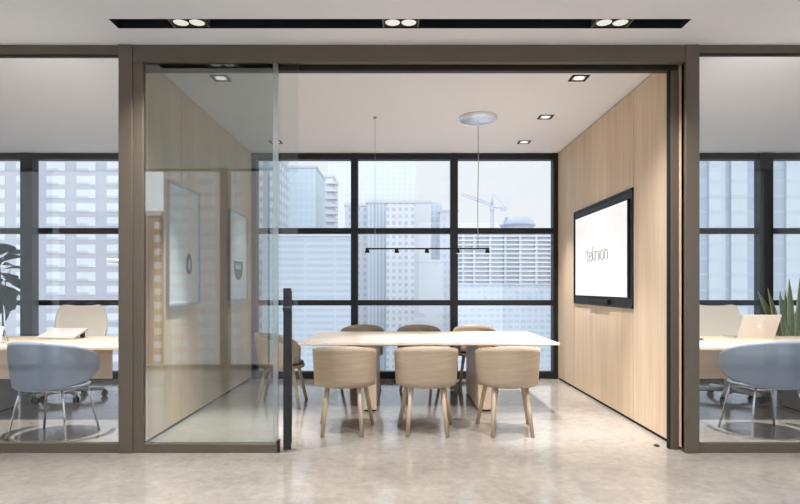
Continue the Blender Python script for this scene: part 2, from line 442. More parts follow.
# square downlights
def downlight():
    r = thing('square_downlight', '', 'downlight')
    b = MB()
    for x0, x1, y0, y1 in ((-.078,.078,-.078,-.055),(-.078,.078,.055,.078),(-.078,-.055,-.055,.055),(.055,.078,-.055,.055)): b.box(x0, x1, y0, y1, -.004, 0)
    b.build('trim_frame', M['slot_black'], r)
    b = MB(); b.lathe([(0,-.0035),(.02,-.0035),(.045,-.003),(.047,-.001),(0,-.001)], n=24); b.build('lens', M['lamp_soft'], r)
    b = MB(); b.box(-.055,.055,-.055,.055,-.001,-.0002); b.build('reflector', M['alu'], r)
    return r
dl = downlight()
DL = [(1.61,5.04,'square black downlight right of the table nearest the glass front'),
      (1.61,6.196,'square black downlight right of the table, midway along the oak wall'),
      (1.61,7.27,'square black downlight right of the table nearest the windows'),
      (-1.613,5.04,'square black downlight seen through the fixed glass panel'),
      (-1.613,7.27,'square black downlight left of the table nearest the windows')]
for i, (x, y, lb) in enumerate(DL):
    place(dl, i == 0, (x, y, H), 0, lb, 'square ceiling downlights in the meeting room')
    spot('downlight_beam', (x, y, H-.02), *((1250 if x < 0 else 680, 40, 1.0) if y < 5.5 else (340, 64, .9) if y < 6.5 else (190 if x < 0 else 480, 56, .9)), .03, WARM)

# ------------------------------------------------------------------ pendant over the table
PY = 6.2
r = thing('linear_pendant', 'slim black linear pendant light with five small spots above the table', 'pendant light', (.30, PY, H))
bz = 1.712-H
b = MB(); b.box(-.682, .690, -.010, .010, bz-.006, bz+.010); b.build('bar', M['slot_black'], r)
for px in (367.3, 396.8, 427, 457.5, 487.5):
    x = (px-400)*PY/F-.30
    b = MB(); b.lathe([(0,bz-.046),(.026,bz-.046),(.022,bz-.020),(.016,bz-.004),(0,bz-.004)], x, 0, 16); o = b.build('spot_head', M['slot_black'], r)
    b = MB(); b.lathe([(0,bz-.049),(.018,bz-.049),(.018,bz-.0465),(0,bz-.0465)], x, 0, 16); b.build('lens', M['lamp'], o)
    spot('pendant_beam', (.30+x, PY, H+bz-.055), E_PEND, 100, .8, .03, (1,.955,.90))
xc = .864-.30; xw = -.277-.30
b = MB(); b.lathe([(0,-.036),(.196,-.036),(.208,-.030),(.208,-.001),(0,-.001)], xc, 0, 48); b.build('canopy', M['mirror'], r)
b = MB(); b.tube([(xc,0,-.036),(xc+.004,0,-.5),(xc-.004,0,-1.0),(xc,0,bz+.008)], .0042, 8); b.build('power_cable', M['wire'], r)
b = MB(); b.lathe([(0,-.022),(.008,-.022),(.022,-.001),(0,-.001)], xw, 0, 16); b.tube([(xw,0,-.02),(xw,0,bz+.008)], .0022, 6); b.build('suspension_wire', M['wire'], r)

# ------------------------------------------------------------------ meeting table
TX0, TX1, TY0, TY1, TZ = -1.015, 1.60, 5.60, 7.05, .73
cx, cy = (TX0+TX1)/2, (TY0+TY1)/2
r = thing('meeting_table', 'long pale wood meeting table on two slab legs', 'table', (cx, cy, 0))
b = MB()
def rect(dx, dy): return [(-dx,-dy),(dx,-dy),(dx,dy),(-dx,dy)]
hx, hy = (TX1-TX0)/2, (TY1-TY0)/2
rings = []
for dx, dy, z in ((hx-.14,hy-.14,TZ-.042),(hx,hy,TZ-.020),(hx,hy,TZ-.002),(hx-.002,hy-.002,TZ)):
    rings.append([b.b.verts.new((p[0],p[1],z)) for p in rect(dx,dy)])
b.b.faces.new(rings[0][::-1]); b.b.faces.new(rings[-1])
for p, q in zip(rings, rings[1:]):
    for j in range(4): b.b.faces.new((p[j],p[(j+1)%4],q[(j+1)%4],q[j]))
b.build('table_top', M['oak_table'], r)
for x0, x1 in ((.81,.945),(-.378,-.245)):
    b = MB(); b.box(x0-cx, x1-cx, 5.80-cy, 6.86-cy, .018, TZ-.042, .004, 1); o = b.build('leg', M['oak_leg'], r)
    b = MB(); b.box(x0-cx+.008, x1-cx-.008, 5.81-cy, 6.85-cy, 0, .018); b.build('plinth', M['core'], o)

# ------------------------------------------------------------------ oak tub chairs (front = +Y)
def tub_chair():
    r = thing('tub_chair', '', 'chair')
    A = math.radians(130)
    def prof(u):                     # u 0..1 around the back
        t = abs(2*u-1)
        top = .786-.150*t*t
        bot = .418+.012*t*t
        return top, bot
    def pt(u, v, off):
        a = (2*u-1)*A
        top, bot = prof(u)
        t = abs(2*u-1)
        cr = max(0, (t-.93)/.07)     # rounded arm ends
        mid = (top+bot)/2; hh = (top-bot)/2*math.sqrt(max(0,1-cr*cr*.75))
        z = mid+(2*v-1)*hh
        rr = .268+.020*((z-.42)/.36)+off
        lean = .035*((z-.42)/.36)*max(0,math.cos(a))
        return (rr*1.02*math.sin(a), -rr*.93*math.cos(a)-lean, z)
    b = MB(); b.shell(lambda u,v: pt(u,v,0), lambda u,v: pt(u,v,-.014), 56, 8); b.build('backrest_shell', M['oak_chair'], r)
    b = MB(); b.lathe([(0,.405),(.20,.405),(.246,.415),(.252,.43),(.252,.445),(0,.445)], n=40, sx=1.02, sy=.96); b.build('seat_base', M['oak_chair'], r)
    b = MB(); b.lathe([(0,.445),(.235,.445),(.246,.458),(.240,.476),(.20,.484),(0,.486)], n=40, sx=1.0, sy=.95); b.build('seat_pad', M['seat_dark'], r)
    for sx, tx, ty, fx, fy in ((-1,.135,-.15,.172,-.245),(1,.135,-.15,.172,-.245),(-1,.165,.14,.240,.225),(1,.165,.14,.240,.225)):
        b = MB(); b.tube([(sx*tx,ty,.425),(sx*(tx+fx)/2,(ty+fy)/2,.21),(sx*fx,fy,.0)], [.021,.0195,.017], 14); b.build('leg', M['oak_chair_leg'], r)
    return r
tc = tub_chair(); G = 'oak tub chairs around the meeting table'
CH = [(-.497,5.055,0,'left oak tub chair of the near row, back turned to the corridor'),
      (.235,5.055,0,'middle oak tub chair of the near row, back turned to the corridor'),
      (.968,5.055,0,'right oak tub chair of the near row, back turned to the corridor'),
      (-.49,7.235,PI,'left oak tub chair of the far row by the windows, mostly hidden by the table'),
      (.246,7.235,PI,'middle oak tub chair of the far row by the windows, mostly hidden by the table'),
      (.977,7.235,PI,'right oak tub chair of the far row by the windows, mostly hidden by the table'),
      (-1.29,6.15,-PI/2,'oak tub chair at the left head of the table, seen from its side behind glass')]
for i, (x, y, rz, lb) in enumerate(CH): place(tc, i == 0, (x,y,0), rz, lb, G)

# ------------------------------------------------------------------ wall screen
r = thing('wall_screen', 'wall mounted screen in black surround showing the word teknion', 'screen', (XR, (TV[0]+TV[1])/2, TV[2]))
yc = (TV[0]+TV[1])/2; z0 = TV[2]
def L(y, z, x): return (x-XR, y-yc, z-z0)
b = MB(); b.box(-.004, .012, TV[0]-yc, TV[1]-yc, 0, TV[3]-z0)
for a in ((TV[0]-yc,TV[0]-yc+.022,0,TV[3]-z0),(TV[1]-yc-.022,TV[1]-yc,0,TV[3]-z0),(TV[0]-yc,TV[1]-yc,0,.022),(TV[0]-yc,TV[1]-yc,TV[3]-z0-.022,TV[3]-z0)):
    b.box(-.014, -.004, a[0], a[1], a[2], a[3])
b.build('surround', M['black_metal'], r)
b = MB(); b.box(-.026, -.004, 5.392-yc, 6.992-yc, 1.178-z0, 2.140-z0, .002, 1); b.build('display_body', M['slot_black'], r)
b = MB(); b.box(-.0275, -.0262, 5.402-yc, 6.982-yc, 1.190-z0, 2.128-z0); sc = b.build('display', M['screen'], r)
b = MB(); b.box(-.034, -.004, 5.9-yc, 6.5-yc, 1.105-z0, 1.155-z0, .004, 1); b.build('sound_bar', M['slot_black'], r)
# lettering in thin rounded strokes; s runs left to right as read, from far to near
tx = MB(); s0 = 6.555; hgt = .108; asc = .168; base = 1.586; st = .0042
def stroke(pts, x0): tx.tube([(-.0285, s0-1.09*(x0+p[0])-yc, base+p[1]-z0) for p in pts], st, 6)
def arc(cx_, cy_, rx, ry, a0, a1, n=14): return [(cx_+rx*math.cos(math.radians(a0+(a1-a0)*i/n)), cy_+ry*math.sin(math.radians(a0+(a1-a0)*i/n))) for i in range(n+1)]
stroke([(.012,asc*.92),(.012,.025)]+arc(.034,.022,.022,.022,180,270,5)+[(.052,0)], 0); stroke([(-.01,hgt),(.05,hgt)], 0)            # t
stroke([(0,.058),(.082,.058)]+arc(.041,.0525,.041,.0525,6,330,22), .072)                                                          # e
stroke([(0,asc),(0,0)], .176); stroke([(.066,hgt),(.004,.05),(.070,0)], .176)                                                     # k
stroke([(0,0),(0,hgt)], .272); stroke([(0,.07)]+arc(.036,.067,.036,.038,180,0,10)+[(.072,0)], .272)                               # n
stroke([(0,0),(0,hgt)], .375); stroke([(0,.142),(0,.156)], .375)                                                                  # i
stroke(arc(.046,.0525,.046,.0525,0,360,24), .403)                                                                                 # o
stroke([(0,0),(0,hgt)], .525); stroke([(0,.07)]+arc(.036,.067,.036,.038,180,0,10)+[(.072,0)], .525)                               # n
tx.build('lettering', M['logo'], sc)

# ------------------------------------------------------------------ pictures on the left wall
def picture(y0, y1, z0, z1, kind, label):
    r = thing('framed_poster', label, 'picture', (XL, (y0+y1)/2, z0), 0, 'pale posters on the left oak wall')
    w = (y1-y0)/2; h = z1-z0; f = .022
    b = MB()
    b.box(.001,.028,-w,w,0,f); b.box(.001,.028,-w,w,h-f,h); b.box(.001,.028,-w,-w+f,f,h-f); b.box(.001,.028,w-f,w,f,h-f); b.build('frame', M['pale_frame'], r)
    b = MB(); b.box(.002,.012,-w+f,w-f,f,h-f); pp = b.build('print', M['paper_art'], r)
    if kind == 0:
        b = MB(); b.prism([( .115+.075*math.sin(t)*(1-.25*math.cos(t)), .40+.105*math.cos(t)) for t in [2*PI*i/28 for i in range(28)]], 'x', .012, .0135); b.build('dark_vase_shape', M['art_dark'], pp)
        b = MB(); b.prism([( .125+.036*math.sin(t), .39+.05*math.cos(t)) for t in [2*PI*i/24 for i in range(24)]], 'x', .0135, .0145); b.build('pale_vase_highlight', M['art_pale'], pp)
    else:
        pts = [(-.20,.50),(.20,.50)]+[( .19*math.cos(t), .42+.16*math.sin(t)) for t in [-.05-(PI-.1)*i/18 for i in range(19)]]
        b = MB(); b.prism(pts, 'x', .012, .0135); b.build('dark_bowl_shape', M['art_dark'], pp)
        b = MB(); b.box(.0135,.0145,-.13,.10,.40,.455); b.build('pale_bowl_highlight', M['art_pale'], pp)
picture(4.985, 5.775, 1.118, 2.252, 0, 'pale framed poster with dark vase shape, nearest the glass front')
picture(6.782, 7.575, 1.118, 2.240, 1, 'pale framed poster with dark bowl shape, nearest the windows')

# ------------------------------------------------------------------ office furniture
def desk(side, label):
    # side -1: left office. Built for the left office, mirrored for the right
    r = thing('office_desk', label, 'desk', (side*3.30, 5.80, 0), 0, 'maple office desks')
    m = lambda x: side*-1*(x+3.30)
    def bx(mb, x0, x1, *a, **k): 
        p, q = m(x0), m(x1); mb.box(min(p,q), max(p,q), *a, **k)
    b = MB(); bx(b, -5.0, -2.56, 5.23-5.8, 6.40-5.8, .700, .730, bev=.003, seg=1); b.build('desk_top', M['oak_desk'], r)
    b = MB(); bx(b, -4.115, -2.835, 5.50-5.8, 5.525-5.8, .39, .699); b.build('modesty_panel', M['oak_desk'], r)
    b = MB(); bx(b, -4.62, -4.12, 5.54-5.8, 6.05-5.8, .015, .699, bev=.003, seg=1); p = b.build('pedestal', M['pedestal'], r)
    b = MB(); bx(b, -4.61, -4.13, 5.55-5.8, 6.04-5.8, 0, .015); b.build('plinth', M['core'], p)
    for z0, z1 in ((.03,.23),(.24,.44),(.45,.65)):
        b = MB(); bx(b, -4.61, -4.13, 6.05-5.8, 6.062-5.8, z0, z1); b.build('drawer_front', M['pedestal'], p)
    b = MB(); bx(b, -2.70, -2.64, 5.45-5.8, 5.51-5.8, 0, .699); b.build('leg', M['alu'], r)
    b = MB(); bx(b, -2.70, -2.64, 6.10-5.8, 6.16-5.8, 0, .699); b.build('leg', M['alu'], r)
    return r
desk(-1, 'pale maple desk with grey pedestal in the left office')
desk(1, 'pale maple desk with grey pedestal in the right office')

def blue_chair():
    r = thing('shell_chair', '', 'chair')
    A = math.radians(124)
    def pt(u, v, off):
        t = 2*u-1; a = t*A; w = 2*v-1
        env = max(0, 1-abs(t)**1.95)**.78
        zc = .636-.03*t*t
        hh = .208*env
        z = zc+w*hh
        tuck = .88+.12*min(1,max(0,(w*env+1)/1.35))**.7
        rx, ry = .365*tuck+off, .315*tuck+off
        return (rx*math.sin(a), -ry*math.cos(a)+.0, z)
    b = MB(); b.shell(lambda u,v: pt(u,v,0), lambda u,v: pt(u,v,-.012), 60, 14); b.build('shell_back', M['blue_shell'], r)
    b = MB(); b.lathe([(0,.418),(.20,.420),(.27,.43),(.285,.446),(.26,.452),(0,.444)], n=40, sx=1.0, sy=.92); b.build('shell_seat', M['blue_shell'], r)
    b = MB(); b.lathe([(0,.446),(.25,.452),(.262,.464),(.24,.478),(0,.480)], n=40, sx=1.0, sy=.92); b.build('seat_pad', M['blue_pad'], r)
    for sx in (-1, 1):
        for ty, fy in ((-.16,-.215),(.15,.205)):
            b = MB(); b.tube([(sx*.19,ty,.425),(sx*.215,ty+(fy-ty)*.25,.32),(sx*.272,fy,.0)], .0095, 12); b.build('leg', M['chrome'], r)
    b = MB()
    for sx in (-1, 1): b.tube([(sx*.19,-.16,.412),(sx*.19,.15,.412)], .009, 10)
    b.tube([(-.19,-.16,.412),(.19,-.16,.412)], .009, 10); b.tube([(-.19,.15,.412),(.19,.15,.412)], .009, 10); b.build('seat_frame', M['chrome'], r)
    return r
bc = blue_chair()
place(bc, True, (-3.0,4.87,0), math.radians(-7), 'blue grey shell chair with steel legs at the left office desk', 'blue grey shell chairs')
place(bc, False, (3.22,4.97,0), math.radians(5), 'blue grey shell chair with steel legs at the right office desk', 'blue grey shell chairs')

def task_chair():                     # front = -Y
    r = thing('task_chair', '', 'chair')
    b = MB(); b.tube([(0,0,.07),(0,0,.22),(0,0,.40)], [.034,.028,.022], 16); b.lathe([(0,.06),(.05,.06),(.055,.10),(.035,.125),(0,.125)], n=20); b.build('gas_column', M['grey_base'], r)
    for k in range(5):
        a = 2*PI*k/5+.35
        d = Vector((math.cos(a), math.sin(a), 0))
        b = MB(); b.tube([d*.03+Vector((0,0,.105)), d*.18+Vector((0,0,.098)), d*.36+Vector((0,0,.086))], [.03,.026,.02], 10); arm = b.build('base_arm', M['grey_base'], r)
        n = Vector((-d.y, d.x, 0)); b = MB()
        for s in (-1, 1):
            c = d*.365+n*(.017*s)+Vector((0,0,.035))
            b.tube([c-n*.010, c+n*.010], .035, 18)
        b.tube([d*.365+Vector((0,0,.035)), d*.365+Vector((0,0,.085))], .008, 8); b.build('caster', M['caster'], arm)
    b = MB(); b.box(-.24,.24,-.24,.22,.425,.485,.028,3); b.build('seat', M['cream'], r)
    b = MB(); b.box(-.11,.11,-.13,.13,.385,.428,.01,2); b.build('seat_mechanism', M['grey_base'], r)
    def pt(u, v, off):
        x = (2*u-1); z = .56+.50*v
        w = .26+.05*math.sin(PI*min(1,v*.95))-.0*v
        if v > .86: w *= 1-.10*((v-.86)/.14)**2
        y = .255+.05*math.sin(PI*v)*.4+.06*v-.045*x*x+off
        zz = z+(.03*x*x-.032*abs(x)**10)*v
        return (x*w, y, zz)
    b = MB(); b.shell(lambda u,v: pt(u,v,.012), lambda u,v: pt(u,v,-.004), 24, 22); b.build('backrest', M['cream'], r)
    b = MB(); b.tube([(0,.10,.41),(0,.24,.43),(0,.315,.55),(0,.325,.78)], [.022,.024,.020,.014], 12); b.build('back_support', M['grey_base'], r)
    return r
kc = task_chair()
place(kc, True, (-3.84,6.50,0), math.radians(3), 'cream high backed swivel chair behind the left office desk', 'cream swivel task chairs')
place(kc, False, (3.80,6.50,0), math.radians(-3), 'cream high backed swivel chair behind the right office desk', 'cream swivel task chairs')

# laptops: base lies towards +Y (the user), lid back faces -Y
def laptop(loc, rz, tilt, label, w=.33, d=.225, emblem=True):
    r = thing('laptop', label, 'laptop', loc, rz)
    b = MB(); b.box(-w/2,w/2,.0,d,0,.014,.004,2); p = b.build('keyboard_base', M['alu'], r)
    b = MB(); b.box(-w/2+.03,w/2-.03,.03,.12,.014,.0155); b.build('keys', M['slot_black'], p)
    t = MB(); t.box(-w/2,w/2,-.007,0,0,d,.003,2)
    Rm = Matrix.Translation((0,.004,.012)) @ Matrix.Rotation(math.radians(tilt), 4, 'X')
    t.b.transform(Rm); lid = t.build('lid', M['silver'], r)
    t = MB(); t.box(-w/2+.008,w/2-.008,.0002,.0012,.008,d-.008); t.b.transform(Rm); t.build('screen', M['slot_black'], lid)
    if emblem:
        t = MB(); s = .0185; cz = d*.50
        pts = []
        for i in range(40):
            a = 2*PI*i/40
            x = s*math.sin(a)*1.0; z = s*math.cos(a)*1.02
            z -= .0042*math.exp(-(x/.006)**2)*(1 if z > 0 else -.8)
            dx = x-.024 ; 
            if dx*dx+(z-.002)**2 < .0095**2: x = .024-math.sqrt(max(0,.0095**2-(z-.002)**2))
            pts.append((x, cz+z))
        t.prism(pts, 'y', -.0078, -.0070)
        t.prism([(.001+.0052*math.cos(a)*1.0+.004*math.sin(a), cz+.0255+.0075*math.sin(a)) for a in [2*PI*i/14 for i in range(14)]], 'y', -.0078, -.0070)
        t.b.transform(Rm); t.build('emblem', M['white'], lid)
    return r
laptop((3.86,6.08,.730), math.radians(-2), 27, 'open silver laptop with white emblem on the right office desk', .40, .285)
r = thing('laptop', 'closed silver laptop raised at the back on the left office desk', 'laptop', (-3.68,5.98,.730), math.radians(-2))
Rt = Matrix.Translation((0,0,.006)) @ Matrix.Rotation(math.radians(17), 4, 'X')
b = MB(); b.box(-.205,.205,0,.27,0,.012,.004,2); b.b.transform(Rt); b.build('keyboard_base', M['alu'], r)
b = MB(); b.box(-.205,.205,.0,.27,.0125,.020,.003,2); b.b.transform(Rt); b.build('lid', M['silver'], r)
for x in (-.15,.15):
    b = MB(); b.box(x-.02,x+.02,.225,.25,0,.072); b.build('riser', M['slot_black'], r)
r = thing('tablet', 'thin silver tablet lying on the left office desk beside the partition post', 'tablet', (-3.09,6.0,.730), math.radians(-4))
b = MB(); b.box(-.16,.16,-.11,.11,0,.010,.003,2); p = b.build('tablet_body', M['alu'], r)
b = MB(); b.box(-.15,.15,-.10,.10,.010,.0108); b.build('tablet_cover', M['silver'], p)
r = thing('phone', 'black phone lying on the right office desk beside the partition post', 'phone', (3.15,5.98,.730), math.radians(70))
b = MB(); b.box(-.037,.037,-.075,.075,0,.012,.004,2); p = b.build('phone_body', M['slot_black'], r)
b = MB(); b.box(-.033,.033,-.069,.069,.012,.0126); b.build('phone_screen', M['black_metal'], p)
r = thing('desk_easel', 'thin steel stand with a card at the left edge of the left office desk', 'stand', (-4.03,5.62,.730), math.radians(10))
b = MB(); b.tube([(.09,-.06,.004),(.055,.0,.13),(.055,.07,.004)], .004, 8); b.tube([(-.09,-.06,.004),(-.055,.0,.13),(-.055,.07,.004)], .004, 8); b.tube([(.09,-.06,.004),(-.09,-.06,.004)], .004, 8); b.build('wire_frame', M['chrome'], r)
b = MB(); t = MB(); t.box(-.08,.05,-.004,0,0,.16); t.b.transform(Matrix.Translation((0,-.055,.012)) @ Matrix.Rotation(math.radians(-22),4,'X')); t.build('card', M['white'], r); b.b.free()

# ------------------------------------------------------------------ plants
def leaf_mesh(mb, L_, W_, curl=.15, fold=.12, n=8, tipw=1.0, base=.12):
    rows = []
    for i in range(n+1):
        t = i/n
        w = W_*(math.sin(PI*min(1,(t*.92+.04)))**.8)*(base+ (1-base)*min(1,t*1.6))
        y = L_*t; z = -curl*L_*t*t
        rows.append([(-w, y, z+fold*w), (-w*.5, y, z+fold*w*.35), (0,y,z), (w*.5,y,z+fold*w*.35), (w,y,z+fold*w)])
    top = [[mb.b.verts.new(p) for p in rr] for rr in rows]
    bot = [[mb.b.verts.new((p[0],p[1],p[2]-.0015)) for p in rr] for rr in rows]
    for i in range(n):
        for j in range(4):
            f = mb.b.faces.new((top[i][j],top[i][j+1],top[i+1][j+1],top[i+1][j])); f.smooth = True
            f = mb.b.faces.new((bot[i][j],bot[i+1][j],bot[i+1][j+1],bot[i][j+1])); f.smooth = True
        for j, k in ((0,0),(4,4)):
            mb.b.faces.new((top[i][j],top[i+1][j],bot[i+1][j],bot[i][j]))
# fiddle leaf fig
FX, FY = -5.15, 7.25
r = thing('potted_fig', 'tall potted fig tree with big dark leaves by the left office window', 'plant', (FX,FY,0))
b = MB(); b.lathe([(0,0),(.13,0),(.17,.36),(.155,.36),(.15,.31),(0,.31)], n=28); b.build('pot', M['pot'], r)
b = MB(); b.lathe([(0,.311),(.149,.311),(.13,.326),(0,.33)], n=20); b.build('soil', M['soil'], r)
b = MB(); b.tube([(0,0,.31),(.012,0,.7),(-.008,.01,1.1),(-.03,0,1.5),(-.045,0,1.80)], [.014,.012,.010,.008,.005], 10)
b.tube([(0,0,1.15),(.06,-.02,1.35),(.12,-.02,1.52)], [.008,.006,.004], 8); b.build('trunk', M['stem'], r)
proto = None
LV = []
for k in range(34):
    t = k/33
    LV.append(((k*137.5+20) % 360, 1.12+.62*t, .30-.05*abs(t-.5)+random.uniform(-.03,.03), -52+95*t+random.uniform(-18,18)))
for i, (az, z, ln, el) in enumerate(LV):
    if proto is None:
        b = MB(); leaf_mesh(b, 1.0, .40, .30, .25); o = b.build('leaf', M['leaf_dark'], r); proto = o
    else:
        o = proto.copy(); COL.objects.link(o); o.parent = r
    o.scale = (ln*.98,)*3
    o.rotation_euler = (math.radians(el), math.radians(random.uniform(-25,25)), math.radians(az-90))
    a = math.radians(az); o.location = (-.03+.02*math.cos(a), .02*math.sin(a), z)
# snake plant
r = thing('snake_plant', 'potted snake plant with upright striped leaves behind the right office desk', 'plant', (4.80,6.86,0))
b = MB(); b.lathe([(0,0),(.15,0),(.17,.60),(.155,.60),(.152,.55),(0,.55)], n=28); b.build('pot', M['pot'], r)
b = MB(); b.lathe([(0,.551),(.15,.551),(.13,.565),(0,.57)], n=20); b.build('soil', M['soil'], r)
SL = [(-.03,-.06,.84,-3,2),(.03,-.07,.86,4,-3),(-.08,-.04,.66,-14,6),(-.06,.02,.74,-22,-5),(.08,-.02,.62,10,3),(.10,.03,.70,16,-4),(0,.05,.70,-6,6),(.05,.08,.74,6,8),(-.1,.06,.52,-28,8),(.12,-.05,.50,24,-6),(-.10,-.02,.76,-17,2),(-.05,-.08,.70,-8,-6),(.02,-.03,.64,2,-8),(.11,.0,.74,9,2),(-.02,-.10,.48,-10,-14),(.07,-.10,.46,12,-12)]
for x, y, ln, lx, ly in SL:
    b = MB(); n = 10; rows = []
    for i in range(n+1):
        t = i/n; w = .045*(1-.35*abs(t-.45)/.55)*(1 if t < .75 else max(.02,(1-t)/.25)**.7)
        tw = .5*t
        p = []
        for k in (-1,-.76,0,.76,1):
            p.append((k*w*math.cos(tw), k*w*math.sin(tw)+.012*(abs(k)**2), ln*t))
        rows.append(p)
    e = MB()
    def strip(mb, cols):
        tv = [[mb.b.verts.new(rw[c]) for c in cols] for rw in rows]; bv = [[mb.b.verts.new((rw[c][0],rw[c][1]+.004,rw[c][2])) for c in cols] for rw in rows]
        m_ = len(cols)
        for i in range(n):
            for j in range(m_-1):
                mb.b.faces.new((tv[i][j],tv[i][j+1],tv[i+1][j+1],tv[i+1][j])); mb.b.faces.new((bv[i][j],bv[i+1][j],bv[i+1][j+1],bv[i][j+1]))
            mb.b.faces.new((tv[i][0],tv[i+1][0],bv[i+1][0],bv[i][0])); mb.b.faces.new((tv[i][-1],bv[i][-1],bv[i+1][-1],tv[i+1][-1]))
    strip(b, (1,2,3)); o = b.build('leaf', M['leaf_snake'], r, (x,y,.55), (math.radians(ly), math.radians(lx), random.uniform(-.6,.6)))
    strip(e, (0,1)); strip(e, (3,4)); e.build('leaf_margin', M['leaf_edge'], o)
# little shelf with a plant on the office side of the left wall
r = thing('wall_shelf', 'short pale wall shelf half hidden by the left partition post', 'shelf', (XL-.1,4.96,1.495))
b = MB(); b.box(-.25,0,-.30,.30,0,.026,.002,1); b.build('shelf_board', M['alu'], r)
b = MB(); b.box(-.02,0,-.28,.28,-.04,0); b.build('mounting_rail', M['alu'], r)
r = thing('trailing_plant', 'small green plant on the wall shelf half hidden by the partition post', 'plant', (-2.315,4.96,1.521))
b = MB(); b.lathe([(0,0),(.05,0),(.062,.09),(.055,.09),(.053,.08),(0,.08)], n=22); b.build('pot', M['white'], r)
for k in range(9):
    b = MB(); leaf_mesh(b, .19, .022, .35, .2); b.build('leaf', M['leaf_pale'], r, (0,0,.08), (math.radians(random.uniform(5,45)), 0, 2*PI*k/9+.5))

# office lamps just behind the partition head
for i, (x, lb) in enumerate(((-2.95,'square black downlight over the left office just behind its glass'),(2.95,'square black downlight over the right office just behind its glass'))):
    o = copy_tree(dl); o.location = (x, 4.484, H); o['label'] = lb; o['group'] = 'square ceiling downlights in the offices'
    spot('downlight_beam', (x, 4.484, H-.02), E_OFF, 110, .6, .04, WARM)

# ------------------------------------------------------------------ the city outside
GZ = -75
b = MB(); b.box(-900,900,-900,900,GZ-1,GZ)
struct(b.build('ground', plain('city_ground', city(196,198,200), .9)), 'pale street level far below', 'ground')
b = MB(); b.box(-12,12,YB+.36,YB+2.55,3.80,4.05); b.box(-12,12,YB+.2,YB+.36,3.42,4.05)  # out-of-view slab, added to keep sunlight off the room floor
struct(b.build('sun_blocker', M['paint']), 'unseen slab added above the windows to block the sun', 'sunshade')

def bld(name, label, Y, p0, p1, ptop, depth, mat, parts=(), group='city towers beyond the windows', cat='building', zbot=GZ):
    """a tower whose near face spans photo columns p0..p1 at distance Y"""
    x0, x1 = (p0-400)*Y/F, (p1-400)*Y/F
    zt = CAMH+(287-ptop)*Y/F
    r = thing(name, label, cat, ((x0+x1)/2, Y, zbot), 0, group)
    w = (x1-x0)/2; h = zt-zbot
    b = MB(); b.box(-w, w, 0, depth, 0, h); b.build('facade', mat, r)
    return r, w, h
def cap(r, w, h, d, c, mat, hh=1.2):
    b = MB(); b.box(-w-.3, w+.3, -.3, d+.3, h, h+hh); b.build('roof_parapet', mat, r)
c_lav = city(178,184,200); c_pale = city(226,231,236)
m_lav = plain('lavender_grey_render', city(188,193,206, m=.875), .8, 0, .03, .05)
m_win = plain('bright_blinds', city(226,236,244, m=.875), .4, 0, .04, .3)
m_wind = plain('shaded_glass', city(196,206,218, m=.875), .3, 0, .05, .3)
m_con = plain('hazed_concrete', city(222,226,231), .8, 0, .02, .1)  # concrete tones paled for distance haze
m_con2 = plain('hazed_cool_concrete', city(206,213,222), .8, 0, .02, .1)
m_crane = plain('crane_steel', srgb(180,188,203), .6)
# left office view: lavender block with wide bright windows
Y = 127
r, w, h = bld('apartment_block', 'lavender grey apartment block with rows of wide bright windows', Y, -75, 172, 60, 26, m_lav)
cxp = (-75+172)/2
for ci in range(6):
    pxc = -34.5+30.2*ci
    for ri in range(15):
        py = 166.5+13.75*ri
        xx = (pxc-cxp)*Y/F; zz = CAMH+(287-py)*Y/F-GZ
        b = MB(); b.box(xx-2.15, xx+2.15, -.12, 0, zz-1.0, zz+1.0); o = b.build('window', m_win, r)
        b = MB(); b.box(xx-2.15, xx+.6, -.16, -.12, zz-1.0, zz-.45); b.build('lower_sash', m_wind, o)
cap(r, w, h, 26, None, m_con)
FA = {}
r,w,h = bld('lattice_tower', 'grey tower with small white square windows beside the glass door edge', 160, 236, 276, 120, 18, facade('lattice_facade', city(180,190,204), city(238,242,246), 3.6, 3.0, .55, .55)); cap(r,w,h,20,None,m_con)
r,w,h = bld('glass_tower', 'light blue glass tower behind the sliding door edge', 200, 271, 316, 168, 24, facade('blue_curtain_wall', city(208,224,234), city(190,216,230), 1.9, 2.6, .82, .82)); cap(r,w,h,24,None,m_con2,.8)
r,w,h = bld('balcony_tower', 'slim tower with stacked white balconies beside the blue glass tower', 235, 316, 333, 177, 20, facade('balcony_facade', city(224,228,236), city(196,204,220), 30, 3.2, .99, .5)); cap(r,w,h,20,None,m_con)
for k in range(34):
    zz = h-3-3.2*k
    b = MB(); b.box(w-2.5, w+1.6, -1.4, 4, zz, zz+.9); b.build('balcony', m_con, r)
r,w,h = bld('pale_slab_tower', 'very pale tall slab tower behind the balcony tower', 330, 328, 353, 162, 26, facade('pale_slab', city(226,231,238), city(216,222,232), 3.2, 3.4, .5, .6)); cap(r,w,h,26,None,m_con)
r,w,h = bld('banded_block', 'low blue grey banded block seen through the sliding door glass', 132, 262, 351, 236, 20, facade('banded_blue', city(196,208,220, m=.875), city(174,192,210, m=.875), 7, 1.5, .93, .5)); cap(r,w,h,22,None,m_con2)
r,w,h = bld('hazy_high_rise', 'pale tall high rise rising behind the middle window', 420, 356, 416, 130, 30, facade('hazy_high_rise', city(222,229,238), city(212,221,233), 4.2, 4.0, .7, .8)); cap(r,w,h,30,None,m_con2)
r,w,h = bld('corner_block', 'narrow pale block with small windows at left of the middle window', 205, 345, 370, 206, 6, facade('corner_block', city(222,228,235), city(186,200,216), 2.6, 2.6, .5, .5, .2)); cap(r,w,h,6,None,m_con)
r,w,h = bld('striped_tower', 'tower with vertical blue grey stripes in the middle window', 196, 366.5, 387.5, 203, 6, facade('striped_tower', city(216,225,234), city(178,196,214), 1.25, 200, .5, 1.0)); cap(r,w,h,6,None,m_con)
